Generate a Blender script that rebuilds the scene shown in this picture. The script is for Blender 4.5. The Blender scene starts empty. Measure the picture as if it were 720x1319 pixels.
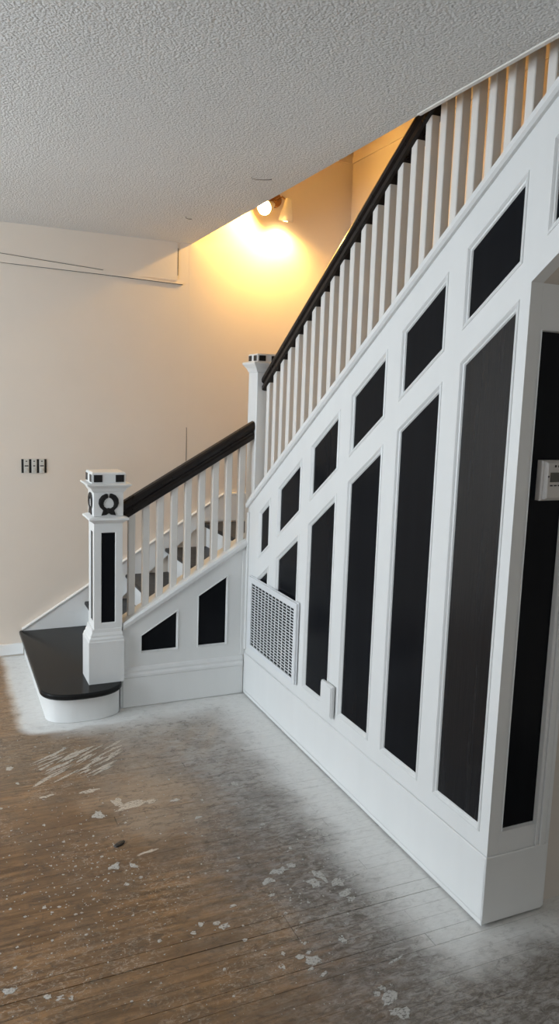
import bpy, bmesh, math, random
from mathutils import Vector, Matrix
from mathutils.geometry import tessellate_polygon

scene = bpy.context.scene
COL = scene.collection
random.seed(7)

# ------------------------------------------------------------------ camera
YAW, PITCH, ROLL, F_PX = -0.4217, 0.1432, 0.0338, 988.0
CAM = Vector((-1.6252, -4.0591, 1.72))
cyw, syw = math.cos(YAW), math.sin(YAW)
cp, sp = math.cos(PITCH), math.sin(PITCH)
fwd = Vector((-syw * cp, cyw * cp, -sp))
rgt = Vector((cyw, syw, 0.0))
upv = rgt.cross(fwd)
r2 = rgt * math.cos(ROLL) + upv * math.sin(ROLL)
u2 = -rgt * math.sin(ROLL) + upv * math.cos(ROLL)
cam_data = bpy.data.cameras.new('camera')
cam_data.sensor_fit = 'VERTICAL'
cam_data.sensor_height = 36.0
cam_data.lens = F_PX / 1319.0 * 36.0
cam_data.clip_start = 0.05
cam = bpy.data.objects.new('camera', cam_data)
COL.objects.link(cam)
M = Matrix((r2, u2, -fwd)).transposed().to_4x4()
M.translation = CAM
cam.matrix_world = M
scene.camera = cam

# ------------------------------------------------------------------ world, exposure, daylight
scene.view_settings.view_transform = 'Standard'
scene.view_settings.look = 'None'
scene.view_settings.gamma = 1.0
scene.view_settings.use_curve_mapping = False
scene.view_settings.exposure = 0.0
world = bpy.data.worlds.new('overcast_sky')
scene.world = world
world.use_nodes = True
wb = world.node_tree.nodes['Background']
wb.inputs[0].default_value = (0.80, 0.905, 1.0, 1)
wb.inputs[1].default_value = 10.2

def portal(name, loc, rot, sx, sy):
    d = bpy.data.lights.new(name, 'AREA')
    d.shape = 'RECTANGLE'
    d.size, d.size_y = sx, sy
    d.cycles.is_portal = True
    o = bpy.data.objects.new(name, d)
    o.location = loc
    o.rotation_euler = rot
    COL.objects.link(o)

# room limits
XL, XR, YR, YW, H, TOP = -4.2, 1.17, -6.5, 1.083, 2.743, 5.3
XE, YO = -0.030, -3.75             # stairwell opening edge in the ceiling
WIN_FILL = (-3.5, -2.6, 0.9, 2.0)     # x0 x1 z0 z1, unseen rear window added as fill for camera-facing surfaces
WIN_L = (-2.2, 0.45, 0.7, 2.35)  # y0 y1 z0 z1, window of the left wall
portal('window_portal', (XL - 0.04, (WIN_L[0] + WIN_L[1]) / 2, (WIN_L[2] + WIN_L[3]) / 2), (0, -math.pi / 2, 0),
       WIN_L[3] - WIN_L[2], WIN_L[1] - WIN_L[0])
portal('rear_fill_portal', ((WIN_FILL[0] + WIN_FILL[1]) / 2, YR - 0.04, (WIN_FILL[2] + WIN_FILL[3]) / 2), (math.pi / 2, 0, 0),
       WIN_FILL[1] - WIN_FILL[0], WIN_FILL[3] - WIN_FILL[2])

# ------------------------------------------------------------------ materials
class NT:
    """small node-tree writer"""
    def __init__(self, name):
        self.m = bpy.data.materials.new(name)
        self.m.use_nodes = True
        self.t = self.m.node_tree
        self.b = self.t.nodes['Principled BSDF']
        self.geo = None
    def pos(self):
        if not self.geo:
            self.geo = self.t.nodes.new('ShaderNodeNewGeometry')
        return self.geo.outputs['Position']
    def link(self, a, b):
        self.t.links.new(a, b)
    def put(self, sock, v):
        if hasattr(v, 'is_output'):
            self.link(v, sock)
        else:
            sock.default_value = v
    def math(self, op, a, b=0.0, c=0.0, clamp=False):
        n = self.t.nodes.new('ShaderNodeMath'); n.operation = op; n.use_clamp = clamp
        self.put(n.inputs[0], a); self.put(n.inputs[1], b); self.put(n.inputs[2], c)
        return n.outputs[0]
    def mapping(self, scale, src=None):
        n = self.t.nodes.new('ShaderNodeMapping')
        n.inputs['Scale'].default_value = scale
        self.link(src if src is not None else self.pos(), n.inputs['Vector'])
        return n.outputs[0]
    def noise(self, scale, detail=3, vec=None, rough=0.55, dist=0.0):
        n = self.t.nodes.new('ShaderNodeTexNoise')
        n.inputs['Scale'].default_value = scale
        n.inputs['Detail'].default_value = detail
        n.inputs['Roughness'].default_value = rough
        n.inputs['Distortion'].default_value = dist
        self.link(vec if vec is not None else self.pos(), n.inputs['Vector'])
        return n.outputs['Fac']
    def voronoi(self, scale, vec=None, feature='F1'):
        n = self.t.nodes.new('ShaderNodeTexVoronoi')
        n.feature = feature
        n.inputs['Scale'].default_value = scale
        self.link(vec if vec is not None else self.pos(), n.inputs['Vector'])
        return n.outputs['Distance']
    def smooth(self, v, lo, hi):
        n = self.t.nodes.new('ShaderNodeMapRange'); n.interpolation_type = 'SMOOTHSTEP'
        self.put(n.inputs['Value'], v)
        n.inputs['From Min'].default_value = lo; n.inputs['From Max'].default_value = hi
        return n.outputs[0]
    def mix(self, fac, a, b):
        n = self.t.nodes.new('ShaderNodeMix'); n.data_type = 'RGBA'
        self.put(n.inputs[0], fac)
        self.put(n.inputs[6], a); self.put(n.inputs[7], b)
        return n.outputs[2]
    def xyz(self):
        n = self.t.nodes.new('ShaderNodeSeparateXYZ'); self.link(self.pos(), n.inputs[0])
        return n.outputs
    def bump(self, h, strength, dist):
        n = self.t.nodes.new('ShaderNodeBump')
        n.inputs['Strength'].default_value = strength
        n.inputs['Distance'].default_value = dist
        self.link(h, n.inputs['Height']); self.link(n.outputs[0], self.b.inputs['Normal'])
    def done(self, col=None, rough=None, spec=None):
        if col is not None: self.put(self.b.inputs['Base Color'], col)
        if rough is not None: self.put(self.b.inputs['Roughness'], rough)
        if spec is not None: self.b.inputs['Specular IOR Level'].default_value = spec
        return self.m

def C(r, g, b): return (r, g, b, 1.0)

def paint(name, col, rough=0.4, var=0.04, bump=0.08, scale=9.0, stretch=(1, 1, 0.25)):
    n = NT(name)
    f = n.noise(scale, 4, n.mapping(stretch))
    d = tuple(max(0, c * (1 - var * 2)) for c in col[:3]) + (1,)
    c = n.mix(f, d, col)
    n.bump(n.noise(scale * 14, 2, n.mapping(stretch)), bump, 0.002)
    return n.done(c, rough)

M_white = paint('white_trim_paint', C(0.83, 0.83, 0.815), 0.38)
M_baluster = paint('white_baluster_paint', C(0.82, 0.79, 0.745), 0.42)
M_cream = paint('cream_wall_paint', C(0.785, 0.695, 0.60), 0.6, 0.03, 0.12, 5.0, (1, 1, 1))
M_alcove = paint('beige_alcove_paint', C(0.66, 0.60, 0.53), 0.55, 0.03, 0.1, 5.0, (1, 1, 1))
M_plain = paint('plain_wall_paint', C(0.74, 0.71, 0.66), 0.6, 0.03, 0.1, 4.0, (1, 1, 1))

def black_gloss(name, col, rlo, rhi, b=0.25, spec=0.5):
    n = NT(name)
    v = n.mapping((1, 1, 0.06))
    f = n.noise(26, 4, v, 0.6, 0.3)
    n.bump(n.noise(60, 3, v), b, 0.0015)
    r = n.math('MULTIPLY_ADD', f, rhi - rlo, rlo)
    return n.done(n.mix(f, col, tuple(c * 1.6 for c in col[:3]) + (1,)), r, spec)

M_black = black_gloss('black_gloss_paint', C(0.0065, 0.007, 0.0085), 0.14, 0.26, 0.07, 0.055)
M_sheen = black_gloss('black_patchy_gloss_paint', C(0.0065, 0.007, 0.0085), 0.13, 0.36, 0.75, 0.30)
M_black_soft = black_gloss('black_satin_paint', C(0.012, 0.011, 0.011), 0.3, 0.45, 0.1, 0.3)
M_rail = black_gloss('dark_rail_stain', C(0.010, 0.007, 0.006), 0.22, 0.36, 0.06, 0.35)
M_tread = black_gloss('black_tread_enamel', C(0.012, 0.012, 0.012), 0.16, 0.26, 0.05, 0.1)

# popcorn ceiling
n = NT('popcorn_ceiling')
v1 = n.voronoi(120); v2 = n.noise(85, 4)
hgt = n.math('ADD', n.math('MULTIPLY', n.math('SUBTRACT', 1.0, v1), 0.6), v2)
n.bump(hgt, 0.6, 0.008)
M_ceil = n.done(n.mix(n.noise(1.1, 2), C(0.66, 0.65, 0.63), C(0.74, 0.73, 0.71)), 0.9)

# old boards: brown worn varnish, grey areas paling toward the back, white primer overspray along the woodwork
n = NT('worn_floor_boards')
X, Y, Z = n.xyz()
oi = n.t.nodes.new('ShaderNodeObjectInfo')
grain = n.smooth(n.noise(5, 7, n.mapping((0.8, 8, 1)), 0.68, 0.5), 0.36, 0.66)
patch = n.noise(2.2, 4)
brown = n.mix(grain, C(0.112, 0.060, 0.025), C(0.35, 0.200, 0.094))
brown = n.mix(n.smooth(patch, 0.35, 0.75), brown, C(0.20, 0.122, 0.068))
brown = n.mix(n.math('MULTIPLY', oi.outputs['Random'], 0.35), brown, C(0.12, 0.072, 0.042))
wob = n.math('MULTIPLY', n.math('SUBTRACT', n.noise(2.7, 5), 0.5), 0.55)
gx = n.math('ADD', n.math('ADD', X, wob), n.math('MULTIPLY', Y, 0.05))
gx = n.math('ADD', gx, n.math('MULTIPLY', n.math('SUBTRACT', n.noise(14, 8, n.mapping((1, 2.2, 1)), 0.75), 0.5), 0.75))
gmask = n.smooth(gx, -1.1, -0.36)
gback = n.math('MULTIPLY', n.smooth(n.math('ADD', Y, n.math('MULTIPLY', wob, 0.6)), -0.85, -0.3), n.smooth(X, -1.05, -0.7))
gmask = n.math('MAXIMUM', gmask, gback)
grey = n.mix(n.smooth(n.noise(22, 8, n.mapping((1, 2.3, 1)), 0.72, 0.9), 0.39, 0.62), C(0.175, 0.160, 0.145), C(0.39, 0.375, 0.355))
pale_back = n.smooth(n.math('ADD', Y, n.math('MULTIPLY', wob, 1.2)), -1.7, -0.5)  # grey turns paler toward the back
grey = n.mix(n.math('MULTIPLY', pale_back, n.math('MULTIPLY_ADD', n.noise(9, 7, None, 0.7), 0.9, 0.42)), grey, C(0.53, 0.52, 0.50))
c = n.mix(n.math('MULTIPLY', gmask, 0.86), brown, grey)
# whitish scuffs
sc = n.noise(34, 8, n.mapping((1, 1.5, 1)), 0.78, 1.6)
area = n.smooth(n.noise(3.4, 4), 0.40, 0.62)
scm = n.math('MULTIPLY', n.smooth(sc, 0.52, 0.57), area)
c = n.mix(n.math('MULTIPLY', scm, 0.45), c, C(0.50, 0.435, 0.36))
blot = n.smooth(n.noise(5.5, 8, None, 0.72), 0.46, 0.60)
c = n.mix(n.math('MULTIPLY', blot, 0.34), c, C(0.10, 0.078, 0.058))
dk = n.math('MULTIPLY', n.smooth(n.noise(20, 7, n.mapping((1, 3.5, 1)), 0.75, 0.8), 0.54, 0.70), 0.6)
c = n.mix(dk, c, C(0.085, 0.066, 0.050))
# pale scraped zone in front of the step
zx = n.math('SUBTRACT', X, -0.83); zy = n.math('SUBTRACT', Y, -1.0)
zd = n.math('SQRT', n.math('ADD', n.math('MULTIPLY', zx, zx), n.math('MULTIPLY', n.math('MULTIPLY', zy, zy), 0.45)))
zl = n.smooth(n.math('ADD', n.math('SUBTRACT', Y, n.math('MULTIPLY', X, 0.3)), wob), -0.9, 0.1)
c = n.mix(n.math('MULTIPLY', zl, n.math('MULTIPLY_ADD', sc, 0.5, 0.02)), c, C(0.46, 0.365, 0.265))
zm = n.smooth(n.math('ADD', zd, n.math('MULTIPLY', n.math('SUBTRACT', n.noise(6, 5), 0.5), 0.5)), 0.36, 0.02)
c = n.mix(n.math('MULTIPLY', zm, 0.6), c, C(0.42, 0.33, 0.245))
# primer overspray band
wn = n.math('MULTIPLY', n.math('SUBTRACT', n.noise(5, 4), 0.5), 0.16)
m1 = n.smooth(n.math('ADD', X, n.math('MULTIPLY', wn, 1.2)), -0.36, -0.12)
m2 = n.math('MULTIPLY', n.smooth(n.math('ADD', Y, wn), -0.34, -0.10), n.smooth(X, -1.2, -1.0))
qx = n.math('MAXIMUM', n.math('SUBTRACT', -1.138, X), n.math('SUBTRACT', X, -0.74))
qx = n.math('MAXIMUM', qx, 0.0)
qy = n.math('MAXIMUM', n.math('SUBTRACT', -0.06, Y), 0.0)
dist = n.math('SQRT', n.math('ADD', n.math('MULTIPLY', qx, qx), n.math('MULTIPLY', qy, qy)))
m3 = n.smooth(n.math('ADD', dist, n.math('MULTIPLY', wn, 0.5)), 0.175, 0.105)
wm = n.math('MAXIMUM', n.math('MAXIMUM', n.math('MULTIPLY', n.math('MULTIPLY', m1, 0.97), n.smooth(n.math('ADD', Y, n.math('MULTIPLY', wn, 2.0)), -2.48, -2.2)), n.math('MULTIPLY', m2, 0.9)), m3)
wm = n.math('MULTIPLY', wm, n.math('MULTIPLY_ADD', n.noise(30, 4, n.mapping((1, 3, 1))), 0.35, 0.74), 0.0, True)
c = n.mix(wm, c, C(0.82, 0.815, 0.79))
mot = n.noise(17, 9, n.mapping((1, 1.7, 1)), 0.8, 1.0)
c = n.mix(n.math('MULTIPLY', n.smooth(mot, 0.48, 0.40), n.math('SUBTRACT', 0.5, n.math('MULTIPLY', wm, 0.42))), c, C(0.07, 0.055, 0.043))
n.bump(n.math('ADD', grain, n.math('MULTIPLY', sc, 0.5)), 0.18, 0.002)
M_floor = n.done(c, n.math('MULTIPLY_ADD', patch, 0.2, 0.42), 0.35)

def simple(name, col, rough=0.5, metal=0.0, em=None, es=0.0):
    n = NT(name)
    f = n.noise(40, 2)
    c = n.mix(f, tuple(x * 0.94 for x in col[:3]) + (1,), col)
    n.b.inputs['Metallic'].default_value = metal
    if em:
        n.b.inputs['Emission Color'].default_value = em
        n.b.inputs['Emission Strength'].default_value = es
    return n.done(c, rough)

M_gap_shade = simple('dark_gap_and_shade', C(0.018, 0.014, 0.011), 0.9)
M_sub = simple('sub_floor', C(0.03, 0.022, 0.016), 0.9)
M_splat = simple('dried_white_paint', C(0.52, 0.50, 0.465), 0.6)
M_splat_tan = simple('dried_tan_paint', C(0.60, 0.52, 0.43), 0.6)
for mm, th0 in ((M_splat, 0.40), (M_splat_tan, 0.40)):      # worn through in places
    w = NT.__new__(NT); w.m, w.t, w.b, w.geo = mm, mm.node_tree, mm.node_tree.nodes['Principled BSDF'], None
    w.put(w.b.inputs['Alpha'], w.smooth(w.noise(95, 6, w.mapping((1, 1.6, 1)), 0.75, 0.8), th0, th0 + 0.10))
M_duct = simple('dark_duct', C(0.006, 0.007, 0.010), 0.8)
M_grille = simple('white_grille_enamel', C(0.80, 0.81, 0.82), 0.35)
M_plastic = simple('warm_white_plastic', C(0.60, 0.565, 0.53), 0.4)
M_lcd = simple('grey_green_screen', C(0.075, 0.072, 0.058), 0.25)
M_ink = simple('dark_print', C(0.03, 0.026, 0.024), 0.5)
M_steel = simple('dark_steel_box', C(0.02, 0.019, 0.018), 0.5, 0.3)
M_device = simple('ivory_switch_plastic', C(0.62, 0.60, 0.55), 0.4)
M_lampwhite = simple('white_lamp_enamel', C(0.85, 0.80, 0.70), 0.35)
M_bronze = simple('bronze_bracket', C(0.30, 0.15, 0.05), 0.4, 0.5)
M_bulb = simple('lit_warm_bulb', C(1, 0.9, 0.7), 0.4, 0.0, C(1.0, 0.74, 0.36), 28.0)
M_wire = simple('ceiling_hook_metal', C(0.25, 0.22, 0.2), 0.4, 0.6)

# ------------------------------------------------------------------ mesh helpers
def empty(name, loc=(0, 0, 0)):
    o = bpy.data.objects.new(name, None)
    o.empty_display_size = 0.05
    o.location = loc
    COL.objects.link(o)
    return o

def tag(o, label=None, cat=None, group=None, kind=None):
    if label: o['label'] = label
    if cat: o['category'] = cat
    if group: o['group'] = group
    if kind: o['kind'] = kind
    return o

def finish(bm, name, mat, parent=None, smooth=False, bevel=0.0):
    """one bmesh (world coordinates) becomes one object with its origin at its own base"""
    bmesh.ops.remove_doubles(bm, verts=bm.verts, dist=1e-6)
    bmesh.ops.recalc_face_normals(bm, faces=bm.faces)
    if bevel:
        ed = [e for e in bm.edges if len(e.link_faces) == 2 and e.calc_face_angle(0) > 0.5]
        bmesh.ops.bevel(bm, geom=ed, offset=bevel, segments=1, affect='EDGES', clamp_overlap=True)
    xs = [v.co.x for v in bm.verts]; ys = [v.co.y for v in bm.verts]; zs = [v.co.z for v in bm.verts]
    org = Vector(((min(xs) + max(xs)) / 2, (min(ys) + max(ys)) / 2, min(zs)))
    bmesh.ops.translate(bm, verts=bm.verts, vec=-org)
    me = bpy.data.meshes.new(name)
    bm.to_mesh(me); bm.free()
    if smooth:
        for p in me.polygons: p.use_smooth = True
    me.materials.append(mat)
    o = bpy.data.objects.new(name, me)
    COL.objects.link(o)
    if parent is not None:
        o.parent = parent
        o.location = org - world_loc(parent)
    else:
        o.location = org
    return o

def world_loc(o):
    v = Vector(o.location)
    while o.parent is not None:
        o = o.parent
        v += Vector(o.location)
    return v

def box(bm, x0, x1, y0, y1, z0, z1):
    vs = [bm.verts.new((x, y, z)) for z in (z0, z1) for y in (y0, y1) for x in (x0, x1)]
    for f in ((0, 1, 3, 2), (4, 6, 7, 5), (0, 4, 5, 1), (2, 3, 7, 6), (0, 2, 6, 4), (1, 5, 7, 3)):
        bm.faces.new([vs[i] for i in f])
    return vs

def boxobj(name, mat, parent, x0, x1, y0, y1, z0, z1, bevel=0.0):
    bm = bmesh.new(); box(bm, x0, x1, y0, y1, z0, z1)
    return finish(bm, name, mat, parent, bevel=bevel)

def loft(bm, rings, caps=True):
    """rings: lists of equal-length point lists"""
    vr = [[bm.verts.new(p) for p in r] for r in rings]
    k = len(vr[0])
    for a, b in zip(vr, vr[1:]):
        for i in range(k):
            bm.faces.new((a[i], a[(i + 1) % k], b[(i + 1) % k], b[i]))
    if caps:
        bm.faces.new(vr[0][::-1]); bm.faces.new(vr[-1])

def sq(cx, cy, h, z):
    return [(cx - h, cy - h, z), (cx + h, cy - h, z), (cx + h, cy + h, z), (cx - h, cy + h, z)]

def poly_solid(bm, outer, holes, fn, d0, d1):
    """plate with holes: 2D outline (u, w) between depths d0 and d1, fn(u, w, d) gives the 3D point"""
    loops = [outer] + holes
    tris = tessellate_polygon([[Vector((p[0], p[1], 0)) for p in l] for l in loops])
    flat = [p for l in loops for p in l]
    A = [bm.verts.new(fn(p[0], p[1], d0)) for p in flat]
    B = [bm.verts.new(fn(p[0], p[1], d1)) for p in flat]
    for t in tris:
        for V in (A, B):
            try: bm.faces.new([V[i] for i in t])
            except ValueError: pass
    i0 = 0
    for l in loops:
        k = len(l)
        for i in range(k):
            a, b = i0 + i, i0 + (i + 1) % k
            bm.faces.new((A[a], A[b], B[b], B[a]))
        i0 += k

def offset(poly, e):
    """convex polygon grown outward by e (shrunk when negative)"""
    k = len(poly)
    area = sum(poly[i][0] * poly[(i + 1) % k][1] - poly[(i + 1) % k][0] * poly[i][1] for i in range(k))
    s = 1 if area > 0 else -1
    L = []
    for i in range(k):
        (x0, y0), (x1, y1) = poly[i], poly[(i + 1) % k]
        dx, dy = x1 - x0, y1 - y0; l = math.hypot(dx, dy)
        nx, ny = s * dy / l, -s * dx / l
        L.append((nx, ny, nx * x0 + ny * y0 + e))
    out = []
    for i in range(k):
        a, b = L[i - 1], L[i]
        det = a[0] * b[1] - a[1] * b[0]
        out.append(((a[2] * b[1] - b[2] * a[1]) / det, (a[0] * b[2] - b[0] * a[2]) / det))
    return out

def panel_set(poly, fn, parent, mat, label, mw=0.020, depth=0.009, name='panel', proud=1.0):
    """recessed black field and its bead moulding; fn depth positive goes INTO the wall. Returns the hole outline"""
    bm = bmesh.new()
    poly_solid(bm, offset(poly, 0.004), [], fn, depth, depth + 0.008)
    p = finish(bm, name, mat, parent)
    if label: p['label'] = label
    bm = bmesh.new()
    prof = [(mw, 0.012), (mw, -0.002 * proud), (mw * 0.72, -0.005 * proud), (mw * 0.50, -0.001 * proud), (mw * 0.38, 0.22 * depth), (mw * 0.15, 0.45 * depth), (0, depth), (0, 0.012)]
    rings = [[fn(q[0], q[1], d) for q in offset(poly, e)] for e, d in prof]
    loft(bm, rings + [rings[0]], caps=False)
    finish(bm, name + '_moulding', M_white, parent)
    return offset(poly, mw)

def tube(bm, pts, r, seg=8):
    rings = []
    for i, p in enumerate(pts):
        p = Vector(p)
        t = (Vector(pts[min(i + 1, len(pts) - 1)]) - Vector(pts[max(i - 1, 0)])).normalized()
        a = t.orthogonal().normalized() if i == 0 else (a0 - t * a0.dot(t)).normalized()
        a0 = a
        b = t.cross(a)
        rr = r[i] if isinstance(r, (list, tuple)) else r
        rings.append([p + (a * math.cos(2 * math.pi * j / seg) + b * math.sin(2 * math.pi * j / seg)) * rr for j in range(seg)])
    loft(bm, rings)

def lathe(bm, prof, origin, axis, seg=20, caps=False):
    """prof: (distance along the axis, radius)"""
    ax = Vector(axis).normalized(); a = ax.orthogonal().normalized(); b = ax.cross(a); o = Vector(origin)
    loft(bm, [[o + ax * t + (a * math.cos(2 * math.pi * j / seg) + b * math.sin(2 * math.pi * j / seg)) * r for j in range(seg)] for t, r in prof], caps)

# ------------------------------------------------------------------ room shell
# back wall: two boarded fields with a seam, stairwell wall above
wb_ = empty('wall_back'); tag(wb_, kind='structure')
boxobj('wall_board', M_cream, wb_, XL - 0.1, -0.045, YW, YW + 0.1, 0, TOP)
boxobj('wall_board', M_cream, wb_, -0.045, XR + 0.1, YW - 0.0006, YW + 0.1, 0, TOP)
bm = bmesh.new()
loft(bm, [[(-0.0465 + dx, YW - 0.0016, z), (-0.0435 + dx, YW - 0.0016, z), (-0.0435 + dx, YW + 0.004, z), (-0.0465 + dx, YW + 0.004, z)]
          for z, dx in ((1.25, 0.0), (1.4, 0.001), (1.52, -0.001))])
finish(bm, 'wall_crack', M_gap_shade, wb_)
# frieze board under the ceiling, ending at the stairwell
bm = bmesh.new(); box(bm, XL, -0.124, YW - 0.005, YW, 2.500, H)
finish(bm, 'frieze_board', M_cream, wb_)
bm = bmesh.new()
poly_solid(bm, [(XL, 2.504), (XL, 2.558), (-1.25, 2.556), (-0.09, 2.480), (-0.09, 2.474), (-1.25, 2.504)], [],
           lambda u, w, d: (u, YW - d, w), 0.0, 0.008)
finish(bm, 'frieze_strip', M_cream, wb_)
boxobj('joint_shade_line', M_gap_shade, wb_, -0.1265, -0.1228, YW - 0.0056, YW - 0.001, 2.530, 2.706)
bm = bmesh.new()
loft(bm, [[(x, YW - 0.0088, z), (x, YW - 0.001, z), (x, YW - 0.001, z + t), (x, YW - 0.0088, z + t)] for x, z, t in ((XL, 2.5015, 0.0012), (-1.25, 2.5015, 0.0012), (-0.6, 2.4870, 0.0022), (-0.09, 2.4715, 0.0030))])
finish(bm, 'joint_shade_line', M_gap_shade, wb_)  # dark strip standing in for the shade under the frieze strip
bm = bmesh.new()
loft(bm, [[(x, YW - 0.0088, z), (x, YW - 0.001, z), (x, YW - 0.001, z + t), (x, YW - 0.0088, z + t)] for x, z, t in ((XL, 2.558, 0.0022), (-1.25, 2.556, 0.0022), (-0.62, 2.517, 0.0012))])
finish(bm, 'joint_shade_line', M_gap_shade, wb_)  # dark strip drawn as the thin shade line above the frieze strip
boxobj('baseboard_back', M_white, None, XL, -1.142, YW - 0.016, YW, 0.012, 0.088, 0.004)['kind'] = 'structure'

# stairwell side wall
ww = empty('wall_stairwell'); tag(ww, kind='structure')
boxobj('wall_board', M_cream, ww, XR, XR + 0.1, YR, YW, 0, TOP)
boxobj('wall_board', M_cream, ww, XE - 0.1, XR, YO - 0.1, YO, H + 0.3, TOP)
boxobj('wall_board', M_cream, ww, XE - 0.1, XE, YO, YW, H + 0.3, TOP)
for nm, a in (('trim_1', (XE, XR, YW - 0.012, YW, 3.428, 3.470)), ('trim_2', (XR - 0.012, XR, YO, YW - 0.012, 3.428, 3.470))):
    tag(boxobj(nm, M_cream, None, *a), kind='structure')

# left wall with its window, rear wall (both outside the picture)
def wall_with_window(name, fn, u0, u1, win):
    bm = bmesh.new()
    a0, a1, b0, b1 = win
    poly_solid(bm, [(u0, 0), (u1, 0), (u1, H), (u0, H)], [[(a0, b0), (a1, b0), (a1, b1), (a0, b1)]], fn, 0, 0.12)
    tag(finish(bm, name, M_plain), kind='structure')
def window(name, fn, win):
    a0, a1, b0, b1 = win
    w = empty(name); tag(w, kind='structure')
    out = [(a0, b0), (a1, b0), (a1, b1), (a0, b1)]
    bm = bmesh.new(); poly_solid(bm, offset(out, 0.09), [offset(out, -0.002)], fn, -0.02, 0.0)
    finish(bm, 'window_casing', M_white, w)
    mid, h = (b0 + b1) / 2, 0.025
    bm = bmesh.new(); poly_solid(bm, offset(out, 0.0), [[(a0 + .05, b0 + .05), (a1 - .05, b0 + .05), (a1 - .05, mid - h), (a0 + .05, mid - h)],
                                     [(a0 + .05, mid + h), (a1 - .05, mid + h), (a1 - .05, b1 - .05), (a0 + .05, b1 - .05)]], fn, 0.04, 0.08)
    finish(bm, 'window_sash', M_white, w)
fl = lambda u, w, d: (XL - d, u, w)
wall_with_window('wall_left', fl, YR, YW, WIN_L); window('window_1', fl, WIN_L)
fr = lambda u, w, d: (u, YR - d, w)
wall_with_window('wall_rear', fr, XL, XR, WIN_FILL); window('fill_window', fr, WIN_FILL)

# ceiling slab with the stairwell left open, lip along the opening
ce = empty('ceiling', (0, 0, H)); tag(ce, kind='structure')
bm = bmesh.new()
poly_solid(bm, [(XL, YR), (XR, YR), (XR, YO), (XE, YO), (XE, YW), (XL, YW)], [], lambda u, w, d: (u, w, H + d), 0, 0.3)
finish(bm, 'ceiling_slab', M_ceil, ce)
boxobj('opening_lip', M_baluster, ce, XE - 0.012, XE + 0.006, YO, -1.60, H - 0.004, H + 0.012, 0.002)
boxobj('opening_fascia', M_cream, ce, XE, XE + 0.006, YO, YW - 0.0015, H + 0.012, H + 0.3)
boxobj('upper_ceiling', M_cream, ce, XE - 0.1, XR + 0.1, YO - 0.1, YW + 0.1, TOP, TOP + 0.1)

# floor: a sub floor slab and real boards, laid along x
fo = empty('floor'); tag(fo, kind='structure')
boxobj('sub_floor', M_sub, fo, XL - 0.1, XR + 0.1, YR - 0.1, YW + 0.1, -0.12, -0.019)
BW = 0.0625
rows = int((YW + 3.3) / BW)
bm_far = bmesh.new()
meshes = {}
def board(x0, x1, y0, y1, dz, g):
    L = round(x1 - x0, 3); key = (L, g)
    if key not in meshes:
        bm = bmesh.new()
        w = (y1 - y0) / 2 - g; l = L / 2 - g; b = g
        loft(bm, [[(-l, -w, -0.019), (l, -w, -0.019), (l, w, -0.019), (-l, w, -0.019)],
                  [(-l, -w, -b), (l, -w, -b), (l, w, -b), (-l, w, -b)],
                  [(-l + b, -w + b, 0), (l - b, -w + b, 0), (l - b, w - b, 0), (-l + b, w - b, 0)]])
        bmesh.ops.recalc_face_normals(bm, faces=bm.faces)
        me = bpy.data.meshes.new('floor_board'); bm.to_mesh(me); bm.free()
        me.materials.append(M_floor); meshes[key] = me
    o = bpy.data.objects.new('floor_board', meshes[key]); COL.objects.link(o)
    o.parent = fo; o.location = ((x0 + x1) / 2, (y0 + y1) / 2, dz)
for i in range(rows):
    y1 = YW - i * BW; y0 = y1 - BW
    lens = (1.2, 1.6, 2.0, 2.4)
    g = random.choice((0.0002, 0.0002, 0.0002, 0.0003, 0.0004, 0.0009))
    x = -2.6 - random.choice((0.0, 0.4, 0.8, 1.2))
    box(bm_far, XL, x - 0.0012, y0 + 0.0012, y1 - 0.0012, -0.019, 0)
    while x < 0.7:
        L = random.choice(lens)
        board(x, x + L, y0, y1, random.uniform(-0.0002, 0.0002), g)
        x += L
    if x < XR - 0.01:
        box(bm_far, x + 0.0012, XR, y0 + 0.0012, y1 - 0.0012, -0.019, 0)
y = YW - rows * BW
while y > YR:
    y0 = max(YR, y - BW)
    box(bm_far, XL, XR, y0 + 0.0012, y - 0.0012, -0.019, 0)
    y -= BW
tag(finish(bm_far, 'distant_floor_boards', M_floor, fo), kind='stuff')

# ------------------------------------------------------------------ panelled wall below the upper flight (wall_right)
S2 = 0.6578
wr = empty('wall_right'); tag(wr, kind='structure')
YC = 2.2074
fnR = lambda u, w, d: (d, -u, w)
SOF = lambda u: 2.095 + S2 * (u - 2.205)
CAPB = lambda u: 1.108 + 0.66 * u          # underside of the sloping cap
UE = 3.70
holes = []
YL0, PER, PW, ZB = 0.0647, 0.369, 0.2319, 0.335
for k in range(9):
    a, b = YL0 + PER * k, YL0 + PER * k + PW
    if k == 0: a = 0.186
    top = lambda u: 0.9772 + S2 * u
    bot = lambda u: 0.7576 + S2 * u
    poly = [(a, bot(a)), (b, bot(b)), (b, top(b)), (a, top(a))]
    holes.append(panel_set(poly, fnR, wr, M_black, None))
for k in range(6):
    a, b = YL0 + PER * k, YL0 + PER * k + PW
    if k == 0: a = 0.085
    t = lambda u: 0.6044 + S2 * u
    poly = [(a, ZB), (b, ZB), (b, t(b)), (a, t(a))]
    holes.append(panel_set(poly, fnR, wr, M_sheen if k == 5 else M_black, None))
bm = bmesh.new()
poly_solid(bm, [(0, 0.006), (YC, 0.006), (YC, SOF(YC)), (UE, SOF(UE)), (UE, CAPB(UE)), (0, CAPB(0))], holes, fnR, 0.0, 0.045)
finish(bm, 'paneling_frame', M_white, wr)
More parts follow.
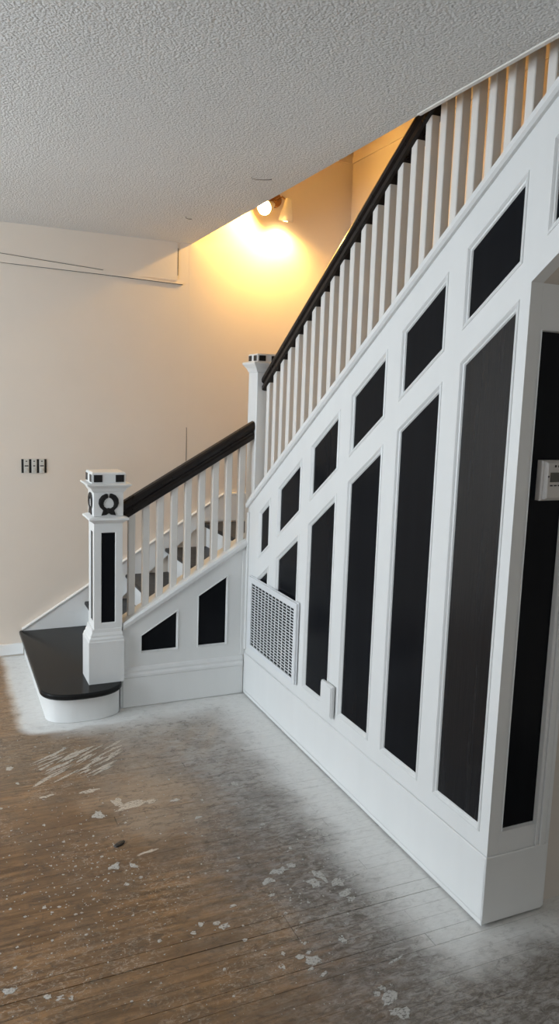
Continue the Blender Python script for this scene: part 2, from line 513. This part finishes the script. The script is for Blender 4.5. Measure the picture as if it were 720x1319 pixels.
# plinth with a thin shoe moulding
bm = bmesh.new()
poly_solid(bm, [(0.006, 0.009), (YC + 0.008, 0.009), (YC + 0.008, 0.25), (0.006, 0.25)], [], fnR, -0.008, 0.0)
finish(bm, 'baseboard', M_white, wr, bevel=0.0055)
bm = bmesh.new()
poly_solid(bm, [(0.02, 0.009), (YC + 0.011, 0.009), (YC + 0.011, 0.028), (0.02, 0.028)], [], fnR, -0.012, -0.008)
finish(bm, 'shoe_moulding', M_white, wr, bevel=0.002)
# left end: corner strips
boxobj('corner_strip', M_white, wr, -0.010, 0.002, -0.022, -0.002, 0.27, 1.085, 0.003)
# sloping cap with fascia bead
bm = bmesh.new()
prof = [(-0.012, 0.000), (-0.020, 0.010), (-0.020, 0.026), (-0.013, 0.036), (-0.013, 0.040), (0.150, 0.040), (0.150, 0.0)]
loft(bm, [[(x, -u, CAPB(u) + z) for x, z in prof] for u in (0.0, UE)])
finish(bm, 'stringer_cap', M_white, wr)
# inner face of the stair carriage (stairs side), so the wall has its real thickness
bm = bmesh.new()
poly_solid(bm, [(0.13, 0.86), (UE, SOF(UE) + 0.02), (UE, CAPB(UE)), (0.13, CAPB(0.13))], [], fnR, 0.046, 0.145)
finish(bm, 'stair_carriage', M_white, wr)

# return wall facing the room at the end of the panelled wall
wa = empty('wall_return'); tag(wa, kind='structure')
fnA = lambda u, w, d: (u, -YC + d, w)
pa = [(0.0545, ZB), (0.1947, ZB), (0.1947, 1.956), (0.0545, 1.956)]
hole = panel_set(pa, fnA, wa, M_black, None, mw=0.004)
bm = bmesh.new()
poly_solid(bm, [(0.0455, 0.006), (0.243, 0.006), (0.243, SOF(YC)), (0.0455, SOF(YC))], [hole], fnA, 0.0, 0.028)
ret = finish(bm, 'paneling_frame', M_white, wa)
bm = bmesh.new(); box(bm, -0.008, 0.250, -YC - 0.008, -YC, 0.009, 0.25)
finish(bm, 'baseboard', M_white, wa, bevel=0.002)
for x0, x1, d in ((0.1985, 0.213, 0.007), (0.2135, 0.227, 0.012), (0.2275, 0.243, 0.006)):
    boxobj('casing_strip', M_white, wa, x0, x1, -YC - d, -YC, 0.25 if x0 < 0.22 else 0.20, SOF(YC) - 0.004, 0.002)
boxobj('end_block', M_white, wa, 0.2505, 0.268, -YC + 0.002, -YC + 0.026, 0.004, SOF(YC) - 0.006, 0.002)
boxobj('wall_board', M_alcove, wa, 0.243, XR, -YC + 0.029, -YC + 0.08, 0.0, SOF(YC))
# sloping soffit of the upper flight
so = empty('trim_3'); tag(so, kind='structure')
bm = bmesh.new()
poly_solid(bm, [(2.12, SOF(2.12) + 0.001), (UE, SOF(UE) + 0.001), (UE, SOF(UE) + 0.025), (2.12, SOF(2.12) + 0.025)], [],
           lambda u, w, d: (d, -u, w), 0.046, XR)
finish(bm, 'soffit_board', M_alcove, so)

# ------------------------------------------------------------------ lower flight
RISE, RUN = 0.170, 0.2767
st = empty('staircase', (-0.95, 0.5, 0.0))
tag(st, 'white and black corner staircase rising behind the panelled wall', 'staircase')
S1 = 0.6151
# bullnose starting step
def bull(ax, ay, x_l, x_r, z, yb=YW - 0.003, y0=0.0):
    pts = [(x_l, yb, z)]
    cx = (x_l + x_r) / 2
    for i in range(0, 29):
        t = math.pi + math.pi * i / 28
        c_, s_ = math.cos(t), math.sin(t)
        e = 2 / 2.35
        pts.append((cx + ax * math.copysign(abs(c_) ** e, c_), y0 + ay * math.copysign(abs(s_) ** e, s_), z))
    pts += [(x_r, yb, z)]
    return pts
bm = bmesh.new()
xl, xr, ay = -1.167, -0.733, 0.158
ax = (xr - xl) / 2
loft(bm, [bull(ax - 0.006, ay - 0.006, xl + 0.006, xr - 0.006, 0.140), bull(ax, ay, xl, xr, 0.147), bull(ax, ay, xl, xr, 0.162),
          bull(ax - 0.004, ay - 0.004, xl + 0.004, xr - 0.004, 0.168), bull(ax - 0.010, ay - 0.010, xl + 0.010, xr - 0.010, RISE)])
tag(finish(bm, 'bullnose_tread', M_tread, st), 'black rounded starting tread')
bm = bmesh.new()
xl, xr = -1.138, -0.744
ax = (xr - xl) / 2
loft(bm, [bull(ax, 0.116, xl, xr, 0.002), bull(ax, 0.116, xl, xr, 0.140)])
finish(bm, 'bullnose_riser', M_white, st)
# treads and risers of the lower flight, then the landing
for i in range(2, 6):
    xf = -0.7474 + (i - 2) * RUN
    z = RISE * i
    xb = xf + RUN + 0.03 if i < 5 else XR - 0.002
    boxobj('riser', M_white, st, xf + 0.024, xf + 0.044, 0.031, YW - 0.022, z - RISE, z - 0.028)
    bm = bmesh.new()
    y0, y1 = (0.031, YW - 0.022) if i < 5 else (0.145, YW - 0.022)
    loft(bm, [[(xf + 0.006, y0, z - 0.028), (xf, y0, z - 0.020), (xf, y0, z - 0.008), (xf + 0.006, y0, z), (xb, y0, z), (xb, y0, z - 0.028)],
              [(xf + 0.006, y1, z - 0.028), (xf, y1, z - 0.020), (xf, y1, z - 0.008), (xf + 0.006, y1, z), (xb, y1, z), (xb, y1, z - 0.028)]])
    finish(bm, 'tread' if i < 5 else 'landing', M_black_soft, st)
# upper flight, climbing toward the camera behind the panelled wall
for i in range(13):
    z = 0.85 + RISE * (i + 1)
    yf = -0.02 - i * 0.2584
    boxobj('riser', M_white, st, 0.152, XR - 0.03, yf - 0.020, yf, z - RISE, z - 0.028)
    boxobj('tread', M_black_soft, st, 0.152, XR - 0.03, yf - 0.2784, yf + 0.024, z - 0.028, z, 0.004)
# panelled side of the lower flight
fnF = lambda u, w, d: (u, d, w)
c1 = 0.7808
P1 = [(-0.6151, 0.3163), (-0.418, 0.3163), (-0.418, c1 + S1 * -0.418), (-0.6151, c1 + S1 * -0.6151)]
P2 = [(-0.2854, 0.3163), (-0.1234, 0.3163), (-0.1234, c1 + S1 * -0.1234), (-0.2854, c1 + S1 * -0.2854)]
hs = [panel_set(P, fnF, st, M_black, None, mw=0.010) for P in (P1, P2)]
CAP1 = lambda x: 0.886 + 0.6085 * x        # underside of the lower cap
bm = bmesh.new()
poly_solid(bm, [(-0.735, 0.0), (-0.001, 0.0), (-0.001, CAP1(0)), (-0.735, CAP1(-0.735))], hs, fnF, 0.0, 0.030)
finish(bm, 'side_paneling', M_white, st)
bm = bmesh.new()
prof = [(-0.011, 0.003), (-0.011, 0.170), (-0.018, 0.178), (-0.018, 0.190), (-0.010, 0.200), (-0.012, 0.212), (-0.006, 0.226), (0.0, 0.232), (0.0, 0.003)]
loft(bm, [[(x, y, z) for y, z in prof] for x in (-0.722, -0.014)])
finish(bm, 'base_moulding', M_white, st)
bm = bmesh.new()
prof = [(-0.004, 0.0), (-0.016, 0.010), (-0.018, 0.030), (-0.010, 0.044), (0.110, 0.044), (0.110, 0.0)]
loft(bm, [[(x, y, CAP1(x) + z) for y, z in prof] for x in (-0.7245, 0.0285)])
finish(bm, 'stringer_cap', M_white, st)
boxobj('corner_strip', M_white, st, -0.030, -0.003, -0.006, 0.0, 0.235, CAP1(-0.03) - 0.004, 0.002)
# sloping skirting board on the wall side with a bead along its top
bm = bmesh.new()
sk = lambda x: 0.173 + 0.634 * (x + 1.151)
poly_solid(bm, [(-1.145, 0.171), (-0.7, 0.171), (0.09, 0.86), (XR - 0.003, 0.86), (XR - 0.003, 1.046), (0.23, 1.046), (-1.145, sk(-1.145))], [],
           lambda u, w, d: (u, YW - 0.0015 - d, w), 0.0, 0.019)
finish(bm, 'skirting_board', M_white, st)
bm = bmesh.new()
rings = []
for x, z in ((-1.150, 0.174), (0.23, 1.046), (XR - 0.003, 1.046)):
    rings.append([(x, YW - 0.0016 - d, z + h) for d, h in ((0, 0), (0.026, 0), (0.028, 0.006), (0.026, 0.012), (0, 0.014))])
loft(bm, rings)
finish(bm, 'skirting_bead', M_white, st)

# ------------------------------------------------------------------ newel posts
def wreath(parent, cx, cz, fn, R=0.040):
    """black carved wreath: two leafy arcs open at the top, a bow with two tails; fn(u, w, d), d outward"""
    bm = bmesh.new()
    for s in (-1, 1):
        pts, rr = [], []
        for i in range(15):
            t = math.radians(84 - 174 * i / 14)
            pts.append((cx + s * R * math.cos(t), cz + R * 0.98 * math.sin(t), 0.004))
            rr.append(0.0095 + 0.0055 * math.sin(math.pi * min(1, (i + 1) / 11)) + (0.0012 if i % 2 else 0))
        tube(bm, pts, rr, 7)
    for q in bm.verts: q.co = fn(q.co.x, q.co.y, q.co.z * 0.45)
    a = finish(bm, 'wreath', M_black_soft, parent)
    bm = bmesh.new()
    for s in (-1, 1):
        poly_solid(bm, [(cx + s * 0.004, cz - R * 0.72), (cx + s * 0.028, cz - R * 0.90), (cx + s * 0.038, cz - R * 1.66), (cx + s * 0.012, cz - R * 1.58), (cx, cz - R * 1.35)],
                   [], lambda u, w, d: fn(u, w, d), 0.0, 0.006)
    lathe(bm, [(0.0, 0.013), (0.007, 0.011), (0.009, 0.004)], fn(cx, cz - R * 0.98, 0.0), Vector(fn(0, 0, 1)) - Vector(fn(0, 0, 0)), 10, True)
    finish(bm, 'wreath_bow', M_black_soft, parent)

def cap_blocks(parent, cx, cy, h, z0, z1, w):
    for s in (-1, 1):
        c = s * (h - 0.010 - w / 2)
        for f in ((cx + c - w / 2, cx + c + w / 2, cy - h - 0.003, cy - h), (cx + c - w / 2, cx + c + w / 2, cy + h, cy + h + 0.003),
                  (cx - h - 0.003, cx - h, cy + c - w / 2, cy + c + w / 2), (cx + h, cx + h + 0.003, cy + c - w / 2, cy + c + w / 2)):
            boxobj('cap_block', M_black_soft, parent, *f, z0, z1)

nx, ny = -0.806, 0.058
nw = empty('newel_post', (nx, ny, RISE))
tag(nw, 'white square newel post with black wreaths and black panels, standing on the black starting step', 'newel post')
bm = bmesh.new()
loft(bm, [sq(nx - .012, ny, .095, RISE), sq(nx - .012, ny, .095, .402), sq(nx - .012, ny, .092, .408), sq(nx - .010, ny, .092, .418),
          sq(nx - .009, ny, .086, .428), sq(nx - .008, ny, .086, .437), sq(nx - .007, ny, .080, .452), sq(nx - .006, ny, .079, .470)])
finish(bm, 'newel_base', M_white, nw)
# recessed field on the left face of the base
h = 0.076
shaft_faces = ((lambda u, w, d: (nx + u, ny - h + d, w)), (lambda u, w, d: (nx - h + d, ny - u, w)),
               (lambda u, w, d: (nx - u, ny + h - d, w)), (lambda u, w, d: (nx + h - d, ny + u, w)))
PZ = [(-0.036, 0.505), (0.036, 0.505), (0.036, 0.997), (-0.036, 0.997)]
core = bmesh.new()
box(core, nx - h + .018, nx + h - .018, ny - h + .018, ny + h - .018, .470, 1.048)
finish(core, 'shaft_core', M_white, nw)
for i, fn in enumerate(shaft_faces):
    hole = panel_set(PZ, fn, nw, M_black, None, mw=0.007, depth=0.004, name='shaft_panel', proud=0.0)
    bm = bmesh.new()
    e = h if i % 2 == 0 else h - 0.0175
    poly_solid(bm, [(-e, .470), (e, .470), (e, 1.048), (-e, 1.048)], [hole], fn, 0.0, 0.0175)
    finish(bm, 'shaft_side', M_white, nw)
bm = bmesh.new()
loft(bm, [sq(nx, ny, .078, 1.048), sq(nx, ny, .088, 1.056), sq(nx, ny, .102, 1.066), sq(nx, ny, .106, 1.070), sq(nx, ny, .104, 1.078), sq(nx, ny, .084, 1.086)])
finish(bm, 'newel_collar', M_white, nw)
hb = 0.079
boxobj('newel_block', M_white, nw, nx - hb, nx + hb, ny - hb, ny + hb, 1.086, 1.214, 0.002)
wreath(nw, nx, 1.158, lambda u, w, d: (u, ny - hb - d, w))
wreath(nw, ny, 1.158, lambda u, w, d: (nx - hb - d, u, w))
bm = bmesh.new()
loft(bm, [sq(nx, ny, .080, 1.214), sq(nx, ny, .086, 1.222), sq(nx, ny, .094, 1.236), sq(nx, ny, .106, 1.246), sq(nx, ny, .115, 1.252), sq(nx, ny, .117, 1.258), sq(nx, ny, .112, 1.262)])
finish(bm, 'newel_crown', M_white, nw)
bm = bmesh.new()
loft(bm, [sq(nx, ny, .089, 1.262), sq(nx, ny, .089, 1.314), sq(nx, ny, .083, 1.321)])
finish(bm, 'newel_cap', M_white, nw)
cap_blocks(nw, nx, ny, .089, 1.270, 1.308, .044)

cx2, cy2, h2 = 0.0955, 0.066, 0.0645
cn = empty('newel_post', (cx2, cy2, 0.85))
tag(cn, 'plain white corner newel post on the landing where the two black handrails meet', 'newel post')
boxobj('newel_shaft', M_white, cn, cx2 - h2, cx2 + h2, cy2 - h2, cy2 + h2, 0.80, 1.880, 0.003)
bm = bmesh.new()
loft(bm, [sq(cx2, cy2, .0665, 1.880), sq(cx2, cy2, .070, 1.888), sq(cx2, cy2, .076, 1.902), sq(cx2, cy2, .086, 1.914), sq(cx2, cy2, .093, 1.922), sq(cx2, cy2, .095, 1.930), sq(cx2, cy2, .090, 1.936)])
finish(bm, 'newel_crown', M_white, cn)
bm = bmesh.new()
loft(bm, [sq(cx2, cy2, .068, 1.936), sq(cx2, cy2, .068, 1.976), sq(cx2, cy2, .063, 1.982)])
finish(bm, 'newel_cap', M_white, cn)
cap_blocks(cn, cx2, cy2, .068, 1.942, 1.972, .040)

# ------------------------------------------------------------------ balustrades
RAILP = [(-0.020, 0.0), (-0.033, 0.006), (-0.034, 0.030), (-0.026, 0.040), (-0.025, 0.050), (-0.036, 0.060), (-0.038, 0.078), (-0.034, 0.094), (-0.022, 0.104), (0.0, 0.108)]
RAILP = RAILP + [(-a, b) for a, b in RAILP[-2::-1]]
def baluster_mesh(hw, length, slope, along):
    """square baluster whose ends are cut to the slope, with eased edges; origin at its foot"""
    bm = bmesh.new()
    c = 0.003
    ring = [(-hw + c, -hw), (hw - c, -hw), (hw, -hw + c), (hw, hw - c), (hw - c, hw), (-hw + c, hw), (-hw, hw - c), (-hw, -hw + c)]
    k = (lambda x, y: x * slope) if along == 'x' else (lambda x, y: -y * slope)
    loft(bm, [[(x, y, k(x, y)) for x, y in ring], [(x, y, length + k(x, y)) for x, y in ring]])
    bmesh.ops.recalc_face_normals(bm, faces=bm.faces)
    me = bpy.data.meshes.new('baluster'); bm.to_mesh(me); bm.free(); me.materials.append(M_baluster)
    return me
lb = empty('stair_balustrade', (-0.36, 0.046, 0.72))
tag(lb, 'short lower balustrade with black handrail between the wreathed newel post and the corner newel post', 'balustrade')
RY = 0.048
R1 = lambda x: 1.061 + 0.5985 * (x + 0.70)
bm = bmesh.new()
loft(bm, [[(x, RY + a, R1(x) + b) for a, b in RAILP] for x in (-0.7245, 0.0285)])
finish(bm, 'handrail', M_rail, lb, smooth=False)
me = baluster_mesh(0.0185, 1.061 + 0.5985 * 0.70 - 0.93 + 0.003, 0.603, 'x')
for i in range(9):
    x = -0.668 + i * 0.0795
    o = bpy.data.objects.new('baluster', me); COL.objects.link(o); o.parent = lb
    z0 = CAP1(x) + 0.0435
    o.location = Vector((x, RY, z0)) - lb.location
    o.scale = (1, 1, (R1(x) + 0.004 - z0) / (1.061 + 0.5985 * 0.70 - 0.93 + 0.003))
ub = empty('stair_balustrade', (0.0955, -1.6, 2.2))
tag(ub, 'long upper balustrade with dark handrail above the panelled wall, climbing through the ceiling opening', 'balustrade')
RX = 0.0955
R2 = lambda u: 1.776 + 0.664 * u
bm = bmesh.new()
loft(bm, [[(RX + a * 1.02, -u, R2(u) + b * 0.80) for a, b in RAILP] for u in (0.0, UE - 0.1)])
finish(bm, 'handrail', M_rail, ub)
LEN2 = 0.0
me = None
for i in range(39):
    u = 0.050 + i * 0.0907
    z0 = CAPB(u) + 0.0395; ln = R2(u) + 0.003 - z0
    if me is None:
        LEN2 = ln; me = baluster_mesh(0.019, ln, 0.662, 'y')
    o = bpy.data.objects.new('baluster', me); COL.objects.link(o); o.parent = ub
    o.location = Vector((RX, -u, z0)) - ub.location
    o.scale = (1, 1, ln / LEN2)

# ------------------------------------------------------------------ return-air grille
gr = empty('vent_grille', (0, -0.41, 0.30))
tag(gr, 'white return air grille with small dark slots at the far end of the panelled wall', 'vent grille')
gy0, gy1, gz0, gz1 = 0.082, 0.722, 0.308, 0.728
iy0, iy1, iz0, iz1 = gy0 + 0.042, gy1 - 0.030, gz0 + 0.026, gz1 - 0.034
bm = bmesh.new()
poly_solid(bm, [(gy0, gz0), (gy1, gz0), (gy1, gz1), (gy0, gz1)], [[(iy0, iz0), (iy1, iz0), (iy1, iz1), (iy0, iz1)]], fnR, -0.020, -0.0095)
finish(bm, 'grille_frame', M_grille, gr, bevel=0.002)
boxobj('grille_flange', M_grille, gr, -0.0095, -0.0055, -gy1 - 0.007, -gy0, gz0, gz1 + 0.004)
boxobj('duct_backing', M_duct, gr, -0.0125, -0.0096, -iy1 + 0.001, -iy0 - 0.001, iz0 + 0.001, iz1 - 0.001)
NV, NH = 12, 23
pv, ph = (iy1 - iy0) / NV, (iz1 - iz0) / NH
for i in range(1, NV):
    u = iy0 + i * pv
    boxobj('vertical_bar', M_grille, gr, -0.0150, -0.0126, -u - 0.0036, -u + 0.0036, iz0, iz1)
for j in range(1, NH):
    z = iz0 + j * ph
    boxobj('horizontal_bar', M_grille, gr, -0.0152, -0.0127, -iy1, -iy0, z - 0.0021, z + 0.0021)

# ------------------------------------------------------------------ small painted box low on the panelled wall
pb = empty('wall_box', (-0.012, -1.075, 0.29))
tag(pb, 'small white painted box low on the panelled wall between two tall black panels', 'box')
boxobj('box_body', M_white, pb, -0.022, -0.0055, -1.132, -1.022, 0.292, 0.446, 0.003)
boxobj('box_cover', M_white, pb, -0.026, -0.022, -1.127, -1.027, 0.300, 0.440, 0.002)

# ------------------------------------------------------------------ thermostat on the return wall
th = empty('thermostat', (0.13, -YC, 1.44))
tag(th, 'white wall thermostat with a dark screen on the black panel at the right edge', 'thermostat')
ty = -YC + 0.009
T = lambda a, z, d: (a, ty - d, z)
def plate(bm, x0, x1, z0, z1, d0, d1, inset):
    loft(bm, [[(x0, ty - d0, z0), (x1, ty - d0, z0), (x1, ty - d0, z1), (x0, ty - d0, z1)],
              [(x0, ty - d1 + .004, z0), (x1, ty - d1 + .004, z0), (x1, ty - d1 + .004, z1), (x0, ty - d1 + .004, z1)],
              [(x0 + inset, ty - d1, z0 + inset), (x1 - inset, ty - d1, z0 + inset), (x1 - inset, ty - d1, z1 - inset), (x0 + inset, ty - d1, z1 - inset)]])
bm = bmesh.new(); plate(bm, 0.0880, 0.1945, 1.440, 1.566, 0.0, 0.024, 0.004)
finish(bm, 'thermostat_base', M_plastic, th)
bm = bmesh.new(); plate(bm, 0.0945, 0.1930, 1.446, 1.562, 0.024, 0.038, 0.005)
finish(bm, 'thermostat_cover', M_plastic, th)
boxobj('screen', M_lcd, th, 0.108, 0.176, ty - 0.0395, ty - 0.038, 1.500, 1.530)
boxobj('button', M_ink, th, 0.0985, 0.1035, ty - 0.0395, ty - 0.038, 1.514, 1.520)
for x in (0.114, 0.130, 0.146, 0.162):
    boxobj('button', M_ink, th, x - 0.005, x + 0.005, ty - 0.0395, ty - 0.038, 1.487, 1.491)
for x in (0.126, 0.140):
    boxobj('indicator_mark', M_ink, th, x - 0.003, x + 0.003, ty - 0.0395, ty - 0.038, 1.546, 1.553)

# ------------------------------------------------------------------ open three-gang electrical box on the back wall
eb = empty('switch_box', (-1.06, YW, 1.212))
tag(eb, 'open electrical box with three bare switches on the cream back wall', 'electrical box')
ex0, ex1, ez0, ez1 = -1.138, -0.984, 1.211, 1.300
boxobj('box_body', M_steel, eb, ex0, ex1, YW - 0.004, YW, ez0, ez1)
for i in range(3):
    c = ex0 + 0.030 + i * 0.0475
    s = boxobj('switch', M_device, eb, c - 0.0160, c + 0.0160, YW - 0.012, YW - 0.004, ez0 - (0.0, 0.003, 0.001)[i], ez1 + (0.002, 0.003, 0.0)[i], 0.002)
    boxobj('switch_slot', M_ink, s, c - 0.012 + 0.006 * (i % 2), c + 0.012 - 0.006 * (i % 2), YW - 0.0130, YW - 0.012, 1.254, 1.261)
    boxobj('switch_lever', M_device, s, c - 0.010, c + 0.008, YW - 0.020, YW - 0.012, 1.226, 1.242, 0.002)
    boxobj('mounting_ear', M_steel, s, c - 0.005, c + 0.005, YW - 0.0130, YW - 0.012, ez1 - 0.016, ez1 - 0.010)

# ------------------------------------------------------------------ twin spotlight in the stairwell
sl = empty('spot_light', (0.585, YW, 3.10))
tag(sl, 'white twin spot light fitting, lit warm, on the stairwell wall above the handrail', 'wall light')
bm = bmesh.new(); lathe(bm, [(0.0, 0.05), (0.018, 0.05), (0.024, 0.044), (0.024, 0.002)], (0.56, YW - 0.0015, 3.10), (0, -1, 0), 24)
finish(bm, 'wall_plate', M_bronze, sl)
def spot(tip, axis, arm, label, watts, angle):
    ax = Vector(axis).normalized(); o = Vector(tip) - ax * 0.150
    bm = bmesh.new()
    lathe(bm, [(0.0, 0.004), (0.002, 0.018), (0.02, 0.024), (0.06, 0.030), (0.10, 0.040), (0.150, 0.050), (0.150, 0.047), (0.10, 0.037), (0.05, 0.027)], o, ax, 24)
    s = finish(bm, 'lamp_shade', M_lampwhite, sl, smooth=True)
    bm = bmesh.new()
    lathe(bm, [(0.07, 0.010), (0.10, 0.026), (0.125, 0.036), (0.142, 0.034), (0.150, 0.020), (0.153, 0.003)], o, ax, 20, True)
    finish(bm, 'bulb', M_bulb, s, smooth=True)
    bm = bmesh.new(); tube(bm, arm + [tuple(o + ax * 0.03)], 0.006, 8)
    finish(bm, 'lamp_arm', M_bronze, sl, smooth=True)
    d = bpy.data.lights.new('lamp_light', 'SPOT' if angle else 'POINT')
    d.energy = watts
    if angle:
        d.spot_size = math.radians(angle); d.spot_blend = 0.9
    d.color = (1.0, 0.59, 0.15); d.shadow_soft_size = 0.03
    l = bpy.data.objects.new('lamp_light', d); COL.objects.link(l)
    l.location = o + ax * 0.165
    l.rotation_euler = ax.to_track_quat('-Z', 'Y').to_euler()
spot((0.425, 0.93, 3.005), (-0.66, -0.62, -0.34), [(0.56, YW - 0.02, 3.10), (0.56, 0.98, 3.095)], None, 46, 0)
spot((0.600, 0.965, 2.945), (-0.02, 0.26, -1.0), [(0.57, YW - 0.02, 3.10), (0.585, 1.0, 3.11)], None, 34, 150)

# ------------------------------------------------------------------ bent wire hooks left in the ceiling
def hook(pts, label):
    bm = bmesh.new(); tube(bm, pts, 0.0018, 6)
    o = finish(bm, 'ceiling_hook', M_wire, None, smooth=True)
    tag(o, label, 'hook')
hook([(-0.262, -0.578, H + 0.004), (-0.262, -0.578, H - 0.006), (-0.245, -0.590, H - 0.012), (-0.215, -0.600, H - 0.012), (-0.185, -0.603, H - 0.008), (-0.172, -0.603, H - 0.004)],
     'longer bent wire hook in the ceiling above the spot light')
hook([(-0.296, 0.345, H + 0.004), (-0.296, 0.345, H - 0.008), (-0.280, 0.343, H - 0.012), (-0.262, 0.341, H - 0.010)],
     'short bent wire hook in the ceiling near the back wall')

# ------------------------------------------------------------------ dried paint on the boards and a dark crumb
def blob(bm, x, y, rx, ry, ang, irr=0.42, k=13, t=0.0010):
    base = []
    for i in range(k):
        a = 2 * math.pi * i / k
        q = 1 + random.uniform(-irr, irr)
        ux, uy = rx * q * math.cos(a), ry * q * math.sin(a)
        base.append((x + ux * math.cos(ang) - uy * math.sin(ang), y + ux * math.sin(ang) + uy * math.cos(ang)))
    cx_, cy_ = x, y
    t += random.uniform(0, 0.0006)
    loft(bm, [[(a, b, 0.0003 + random.uniform(0, 0.0002)) for a, b in base], [(cx_ + (a - cx_) * 0.9, cy_ + (b - cy_) * 0.9, t) for a, b in base]])
def px_floor(px, py):
    d = r2 * ((px - 360) / F_PX) - u2 * ((py - 659.5) / F_PX) + fwd
    t = -CAM.z / d.z
    return CAM + d * t
def dab(bm, px, py, w, hgt, ang=0.0, **k):
    w, hgt = w * 0.85, hgt * 0.8
    p = px_floor(px, py)
    if p.x > -0.01 or p.y > -0.2: return
    s = (p - CAM).length / F_PX
    dep = s / max(0.2, (CAM.z / (p - CAM).length))
    blob(bm, p.x, p.y, w * s / 2, hgt * dep / 2, 0.2 + ang, **k)
bm = bmesh.new()
for a in ((12, 927, 18, 8), (8, 918, 12, 4), (25, 948, 34, 4), (126, 1050, 17, 9), (345, 1135, 20, 7), (360, 1122, 26, 7), (375, 1115, 14, 6), (405, 1137, 20, 12),
          (412, 1128, 10, 16), (436, 1137, 22, 9), (445, 1150, 24, 8), (452, 1158, 14, 6), (455, 1128, 30, 3), (338, 1062, 8, 3),
          (404, 1237, 20, 13), (387, 1233, 13, 6), (401, 1248, 10, 5), (397, 1227, 8, 4), (417, 1255, 16, 4), (441, 1211, 9, 8), (503, 1284, 20, 14), (492, 1273, 8, 7),
          (486, 1280, 10, 6), (520, 1306, 20, 15), (506, 1304, 12, 7), (510, 1237, 26, 3), (500, 1292, 14, 5), (12, 1277, 17, 8), (78, 1285, 10, 7), (92, 1286, 6, 5),
          (62, 1284, 10, 6), (258, 1191, 7, 5), (249, 1202, 7, 5), (288, 1193, 18, 7), (279, 1190, 10, 5), (148, 1116, 16, 8), (172, 1115, 8, 8), (302, 1010, 8, 6),
          (225, 1031, 14, 4), (255, 1053, 12, 3), (364, 1245, 8, 7), (365, 1229, 7, 5), (300, 1167, 12, 3), (350, 1153, 12, 3), (420, 1075, 14, 5), (400, 1068, 22, 4)):
    dab(bm, *a)
for _ in range(1000):
    px, py = random.uniform(-5, 560), random.uniform(925, 1318)
    if random.random() < 0.4: px = random.gauss(110, 60); py = random.gauss(1140, 60)
    elif random.random() < 0.3: px = random.gauss(400, 45); py = random.gauss(1150, 55)
    if 925 < py < 1319 and px < (py - 930) * 1.05 + 250:
        w = min(6.0, 0.8 + random.expovariate(1.5))
        dab(bm, px, py, w * 1.3, w * 0.8, random.uniform(-0.5, 0.5), k=7)
tag(finish(bm, 'paint_splatter', M_splat, fo), kind='stuff')
bm = bmesh.new()
for _ in range(40):        # sweeping scrape strokes in front of the step
    px, py = random.uniform(52, 150), random.uniform(955, 1000)
    py = 985 - (px - 95) * 0.16 + random.uniform(-20, 14)
    dab(bm, px, py, random.uniform(16, 62), random.uniform(1.1, 2.8), 0.40 + random.uniform(-0.16, 0.14), irr=0.45, k=14)
for a in ((170, 1036, 46, 10), (152, 1034, 16, 12), (115, 1019, 26, 5), (195, 1032, 16, 5), (60, 1026, 16, 3), (188, 1098, 30, 3), (12, 990, 10, 4)):
    dab(bm, *a, irr=0.45, k=14)
tag(finish(bm, 'paint_scrapes', M_splat_tan, fo), kind='stuff')
p = px_floor(154, 1088)
bm = bmesh.new()
loft(bm, [[(p.x + math.cos(2 * math.pi * i / 9) * r * (0.024 + 0.006 * math.sin(i * 2.3)) + math.sin(i) * 0.002,
            p.y + math.sin(2 * math.pi * i / 9) * r * 0.014 + math.cos(2 * math.pi * i / 9) * r * 0.012, z) for i in range(9)]
          for r, z in ((1.0, 0.0012), (0.9, 0.006), (0.4, 0.009))])
tag(finish(bm, 'floor_debris', M_ink), 'small black crumb lying on the brown floor boards', 'debris')
